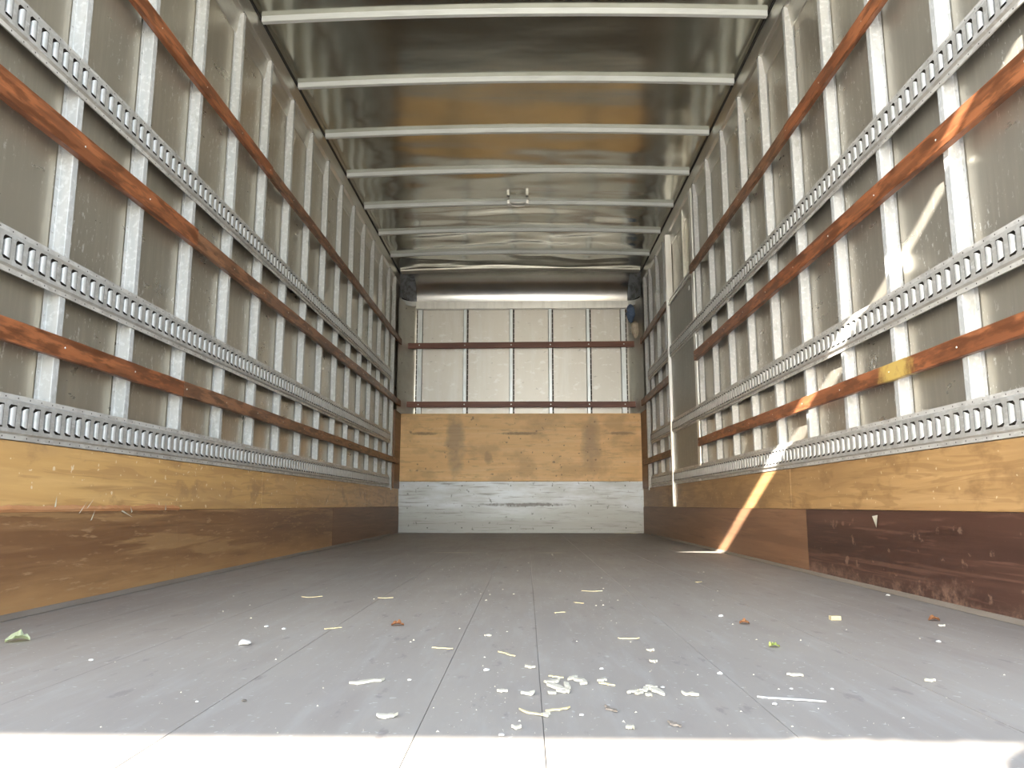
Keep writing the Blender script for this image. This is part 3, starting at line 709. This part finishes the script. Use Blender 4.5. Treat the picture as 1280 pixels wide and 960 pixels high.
# x, y, kind, length, tilt as seen, label
DEB = [
    (-1.01, 1.55, 'leafp', 0.0424, 10, 'pale green torn leaf on the floor by the left wall'),
    (-0.547, 1.524, 'crumb', 0.0209, 0, 'round white crumb on the grey floor, left of centre'),
    (-0.29, 1.766, 'leafo', 0.0279, 0, 'small curled orange leaf on the floor, left of centre'),
    (0.953, 1.861, 'leafo', 0.0255, 0, 'small orange-yellow leaf on the right part of the floor'),
    (1.139, 1.877, 'leafo', 0.0356, 20, 'tan dry leaf against the foot of the right wall'),
    (0.472, 1.518, 'leafg', 0.0208, 0, 'bright yellow-green leaf on the floor, right of centre'),
    (0.726, 1.869, 'block', 0.0236, 0, 'small squared yellowish wood block on the right part of the floor'),
    (0.204, 2.453, 'splint', 0.0646, -2, 'yellowish flat wood chip farthest back in the middle of the floor'),
    (-0.243, 1.214, 'chip', 0.0486, 8, 'large pale wood chip on the front left of the floor'),
    (-0.179, 1.024, 'chip', 0.0269, 0, 'pale flat splinter near the sunlit edge, left of centre'),
    (-0.159, 1.49, 'splint', 0.0408, -3, 'thin pale splinter on the floor just left of the middle'),
    (-0.066, 1.297, 'crumb', 0.0123, 0, 'small white crumb in the middle of the floor'),
    (0.005, 1.322, 'chip', 0.0167, -10, 'little pale chip above the splinter heap'),
    (0.206, 1.6, 'splint', 0.0438, 0, 'thin pale splinter on the floor right of the middle'),
    (0.367, 1.119, 'long', 0.0872, -4, 'long thin white splinter on the front right of the floor'),
    (0.618, 1.236, 'chip', 0.0169, 0, 'short white splinter on the right part of the floor'),
    (-0.409, 2.266, 'splint', 0.0429, 2, 'thin dark yellow splinter far back left of the middle'),
    (-0.628, 2.282, 'splint', 0.0577, 4, 'thin pinkish splinter far back on the left part of the floor'),
    (0.084, 1.978, 'splint', 0.0291, 8, 'dull pale chip in the middle distance of the floor'),
    (0.143, 2.168, 'splint', 0.0274, -12, 'small curled chip behind the middle of the floor'),
    (0.496, 1.804, 'leafo', 0.0228, -5, 'small flat pinkish bark flake on the floor, right of centre'),
    (0.47, 1.916, 'crumb', 0.0141, 0, 'small pinkish crumb on the floor, right of centre'),
    (-0.39, 1.097, 'dcrumb', 0.0081, 0, 'small dark crumb on the front left of the floor'),
    (0.336, 1.093, 'crumb', 0.0081, 0, 'white crumb beside the long thin white splinter'),
    (0.812, 1.576, 'crumb', 0.0116, 0, 'pale crumb on the floor below the orange-yellow leaf'),
    (-0.758, 1.367, 'crumb', 0.0101, 0, 'pale crumb on the left part of the floor'),
    (-0.453, 1.091, 'crumb', 0.0057, 0, None),
    (-0.577, 1.738, 'crumb', 0.011, 0, None),
    (-0.528, 1.706, 'crumb', 0.0108, 0, None),
    (-0.424, 1.719, 'splint', 0.0326, 10, 'faint chip in the left middle of the floor'),
    (-0.181, 1.226, 'crumb', 0.0077, 0, None),
    (-0.08, 1.633, 'chip', 0.0155, 0, None),
    (-0.037, 1.438, 'splint', 0.0303, -20, 'faint brownish flake in the middle of the floor'),
    (-0.036, 1.158, 'chip', 0.0146, 4, None),
    (0.229, 1.474, 'chip', 0.014, 8, None),
    (0.218, 1.372, 'chip', 0.013, 4, None),
    (0.123, 1.312, 'crumb', 0.0083, 0, None),
    (0.125, 0.977, 'chip', 0.0103, -4, None),
    (0.111, 1.061, 'dchip', 0.0156, -30, 'grey sliver at the front of the floor, right of the splinter heap'),
    (0.182, 0.995, 'dchip', 0.0136, -30, 'dull grey sliver near the sunlit edge, right of the middle'),
    (-0.013, 0.975, 'chip', 0.0123, 0, None),
    (-0.03, 0.945, 'crumb', 0.008, 0, None),
    (0.309, 1.28, 'crumb', 0.0108, 0, None),
    (0.425, 1.271, 'chip', 0.0241, -4, None),
    (0.233, 1.144, 'chip', 0.0229, -8, None),
    (0.601, 2.745, 'splint', 0.0231, 0, None),
    (0.448, 1.181, 'crumb', 0.0062, 0, None),
    (0.926, 1.778, 'chip', 0.015, 0, None),
    (1.075, 2.353, 'crumb', 0.0149, 0, None),
    (0.388, 1.18, 'crumb', 0.0062, 0, None),
    (0.001, 1.144, 'chip', 0.0205, 2, 'heap'),
    (0.046, 1.179, 'chip', 0.0323, -25, 'heap'),
    (0.038, 1.219, 'chip', 0.0218, 14, 'heap'),
    (0.06, 1.194, 'chip', 0.0176, -40, 'heap'),
    (0.08, 1.225, 'chip', 0.0232, -20, 'heap'),
    (0.071, 1.242, 'chip', 0.0131, 30, 'heap'),
    (0.046, 1.252, 'splint', 0.0237, -8, 'heap'),
    (0.086, 1.205, 'chip', 0.0101, 10, 'heap'),
    (0.121, 1.205, 'splint', 0.0228, -10, 'heap'),
    (0.115, 1.226, 'chip', 0.0116, 10, 'heap'),
    (0.041, 1.059, 'splint', 0.0334, 8, 'heap'),
    (0.005, 1.043, 'splint', 0.0307, -12, 'heap'),
    (0.025, 1.032, 'chip', 0.0087, 60, 'heap'),
    (0.07, 1.033, 'crumb', 0.0076, 0, 'heap'),
    (0.036, 1.145, 'chip', 0.0121, 0, 'heap'),
    (0.052, 1.155, 'chip', 0.0195, 0, 'heap'),
    (0.153, 1.156, 'chip', 0.0183, 8, 'heap2'),
    (0.162, 1.152, 'chip', 0.0133, 40, 'heap2'),
    (0.173, 1.166, 'chip', 0.0147, 20, 'heap2'),
    (0.187, 1.162, 'chip', 0.0245, -28, 'heap2'),
    (0.185, 1.186, 'chip', 0.015, -10, 'heap2'),
    (0.201, 1.186, 'crumb', 0.0075, 0, 'heap2'),
    (0.173, 1.138, 'chip', 0.0096, -5, 'heap2'),
    (0.867, 7.36, 'splint', 0.0697, 0, 'far'),
    (0.929, 7.36, 'splint', 0.0775, 10, 'far'),
    (1.006, 7.36, 'splint', 0.0697, -5, 'far'),
    (1.017, 7.314, 'splint', 0.0693, 0, 'far'),
]

HL = {None: (['tiny pale crumb at the front left of the floor, right of the dark crumb', 'tiny pale crumb on the left middle of the floor, the left one of a pair', 'tiny pale crumb on the left middle of the floor, the right one of a pair', 'tiny white crumb just right of the large pale wood chip', 'short pale chip in the middle of the floor, behind the white crumb', 'short pale chip just left of the middle heap', 'small pale chip right of the middle, farthest back of a close pair', 'small pale chip right of the middle, nearest of a close pair', 'tiny pale crumb behind the right heap of chips', 'small pale chip near the sunlit edge below the right heap', 'small pale chip near the sunlit edge below the middle heap', 'small white crumb right on the sunlit edge at the middle', 'small pale crumb on the floor right of the right heap', 'thin pale chip behind the long white splinter', 'thin pale chip between the right heap and the long white splinter', 'short pale splinter far back on the right part of the floor', 'tiny pale crumb right of the long white splinter', 'small pale sliver right beside the orange-yellow leaf', 'pale crumb near the foot of the right wall', 'tiny pale crumb just behind the long white splinter'], 'tiny crumbs and chips scattered on the floor'),
      'heap': (['leftmost flat pale chip of the middle heap', 'long pale chip across the centre of the middle heap', 'pale chip at the upper left of the middle heap', 'steeply turned pale chip at the centre of the middle heap', 'pale chip at the right side of the middle heap', 'small tilted chip at the back of the middle heap', 'yellowish splinter farthest back in the middle heap', 'small chip on the right edge of the middle heap', 'yellowish splinter lying right of the middle heap', 'small chip just behind the yellowish splinter right of the middle heap', 'long yellowish splinter in front of the middle heap, the right one of two', 'long yellowish splinter in front of the middle heap, the left one of two', 'small chip standing between the two long yellowish splinters', 'white crumb right of the two long yellowish splinters', 'small pale chip at the lower left of the middle heap', 'flat pale chip at the lower edge of the middle heap'], 'wood chips in the middle heap'),
      'heap2': (['leftmost pale chip of the right heap', 'steeply turned small chip in the right heap', 'tilted pale chip at the centre of the right heap', 'largest pale chip of the right heap, at its right side', 'pale chip farthest back in the right heap', 'white crumb at the right end of the right heap', 'smallest chip in front of the right heap'], 'wood chips in the right heap'),
      'far': (['yellowish shaving at the foot of the kick plate, leftmost of four', 'yellowish shaving at the foot of the kick plate, second from left', 'yellowish shaving at the foot of the kick plate, third from left', 'yellowish shaving at the foot of the kick plate, nearest the right corner'], 'shavings at the far right corner')}
for i, (x, y, k, L, ang, lab) in enumerate(DEB):
    label, group = (HL[lab][0].pop(0), HL[lab][1]) if lab in HL else (lab, None)
    m = {'leafp': 'leaf_p', 'leafo': 'leaf_o', 'leafg': 'leaf_g', 'crumb': 'crumb', 'dcrumb': 'dcrumb', 'block': 'splint', 'splint': 'splint', 'chip': 'chip', 'long': 'crumb', 'dchip': 'strip'}[k]
    ar = math.atan2(math.sin(math.radians(ang))*min(4, y/.268), math.cos(math.radians(ang)))
    if k in ('chip', 'splint', 'dchip', 'long'):
        L2 = L/max(.25, abs(math.cos(ar)))
        L2 = min(L2, L*2)
        bm = chip((x, y), L2, {'long': .005, 'splint': .006}.get(k, .013)*(1 if L > .02 else .7), ar, m, (.002 if k != 'chip' else .0032), curl=random.Random(i).choice((0, 0, .0008, .0015)), seed=i); nm, cat = 'wood_chip', 'wood chip'
    elif k[:4] == 'leaf': bm = leaf((x, y), L, L*1.1, ar, L*.35, i); nm, cat = 'dry_leaf', 'leaf'
    elif k == 'block': bm = bxm(x-L/2, x+L/2, y-.008, y+.008, .0003, .010, bev=.001); nm, cat = 'wood_block', 'wood block'
    else: bm = crumb((x, y), L*(.5 if L > .018 else .38), i*1.7); nm, cat = 'crumb', 'crumb'
    if 'bark' in (label or ''): nm, cat = 'bark_flake', 'bark flake'
    tag(obj(nm, bm, M[m]), label, cat, group)
# fine sawdust nobody could count
bm = bmesh.new(); rnd = random.Random(5)
for i in range(1100):
    y = .95 + 3.4*rnd.random()**1.7; x = rnd.gauss(0, .42) if rnd.random() < .6 else rnd.uniform(-1.15, 1.05)
    if not (-1.15 < x < 1.05): continue
    r = rnd.uniform(.0004, .0010 if rnd.random() < .85 else .0028)*(.7+.25*y); a0 = rnd.random()*6.28; e = rnd.uniform(.3, 1)
    vs = [bm.verts.new((x + r*math.cos(a0+q*math.tau/3), y + e*r*math.sin(a0+q*math.tau/3), .0002)) for q in range(3)]; tp = bm.verts.new((x, y, .0004 + r*.6))
    for q in range(3): bm.faces.new((vs[q], vs[(q+1) % 3], tp))
    bm.faces.new(vs)
fixn(bm); tag(obj('sawdust', bm, M['chip']), 'fine pale sawdust specks scattered over the grey floor', 'sawdust', None, 'stuff')


# ------------------------------------------------------------------ outside: yard, and an added unseen panel that shapes the sunlight
obj('ground', bxm(-80, 80, -120, 60, -1.2, -1.15), M['yard'], kind='structure')
YP = -1.5
def back(p):
    t = (p[1]-YP)/SUN_DIR.y; return (p[0]-SUN_DIR.x*t, p[2]-SUN_DIR.z*t)
lo = [back(p) for p in ((.86, 4.49, 0), (1.12, 4.40, 0), (1.12, 3.12, .57), (1.12, 2.04, 1.10), (1.12, 1.60, 1.335), (1.12, 1.3, 1.47))]
hi = [back(p) for p in ((.86, 4.52, 0), (1.12, 4.56, 0), (1.12, 3.29, .57), (1.12, 2.09, 1.12), (1.12, 1.62, 1.365), (1.12, 1.32, 1.515))]
def interp(L, x):
    L = sorted(L)
    if x <= L[0][0]: return L[0][1]
    if x >= L[-1][0]: return L[-1][1]
    for (a_, za), (b_, zb_) in zip(L[:-1], L[1:]):
        if a_ <= x <= b_: return za + (zb_-za)*(x-a_)/(b_-a_)
xs0, xs1 = max(lo[0][0], hi[0][0]), min(lo[-1][0], hi[-1][0])
bot = [back((x, y, 0)) for x, y in ((-1.3, .950), (-.63, .944), (.0, .939), (.30, .936), (.305, .945), (.33, .946), (.335, .936), (.395, .934), (.40, .945), (.425, .943), (.43, .935), (.49, .931), (.495, .940), (.52, .934), (.63, .928), (1.3, .92))]
xsr = sorted({-2.9, .12, *[b_[0] for b_ in bot if -2.9 < b_[0] < .12], *[p[0] for p in lo if xs0 <= p[0] <= xs1], *[p[0] for p in hi if xs0 <= p[0] <= xs1], xs0, xs1, xs0+.04})
bm = bmesh.new()
def slab(xa, xb, za0, zb0, za1, zb1):
    v = [bm.verts.new(p) for p in ((xa, YP, za0), (xb, YP, zb0), (xb, YP, zb1), (xa, YP, za1), (xa, YP-.006, za0), (xb, YP-.006, zb0), (xb, YP-.006, zb1), (xa, YP-.006, za1))]
    for q in ((0, 1, 2, 3), (7, 6, 5, 4), (0, 4, 5, 1), (3, 2, 6, 7), (0, 3, 7, 4), (1, 5, 6, 2)): bm.faces.new([v[i] for i in q])
for xa, xb in zip(xsr[:-1], xsr[1:]):
    ba, bb = interp(bot, xa), interp(bot, xb)
    if xa >= xs0-1e-6 and xb <= xs1+1e-6:
        la, lb, ha, hb = interp(lo, xa), interp(lo, xb), interp(hi, xa), interp(hi, xb)
        if xa <= xs0+1e-6: ha = la
        slab(xa, xb, ba, bb, la, lb); slab(xa, xb, ha, hb, 3.86, 3.86)
    else: slab(xa, xb, ba, bb, 3.86, 3.86)
dock = obj('wall_dock', bm, M['dock'], kind='structure')  # added out of view; slit casts the wall stripe, lower edge shades the floor
# unseen rounded blob, added to cast the curved shadow on the sunlit floor
bx, bz = back((.66, .79, 0))
bm = bmesh.new(); bmesh.ops.create_uvsphere(bm, u_segments=24, v_segments=12, radius=1)
for v in bm.verts: v.co = Vector((bx + v.co.x*.17, YP + .05 + v.co.y*.05, bz + v.co.z*.055))
tag(obj('shadow_caster', bm, M['strip'], smooth=True), 'round grey shadow caster added behind the tailgate, out of view', 'shadow caster')
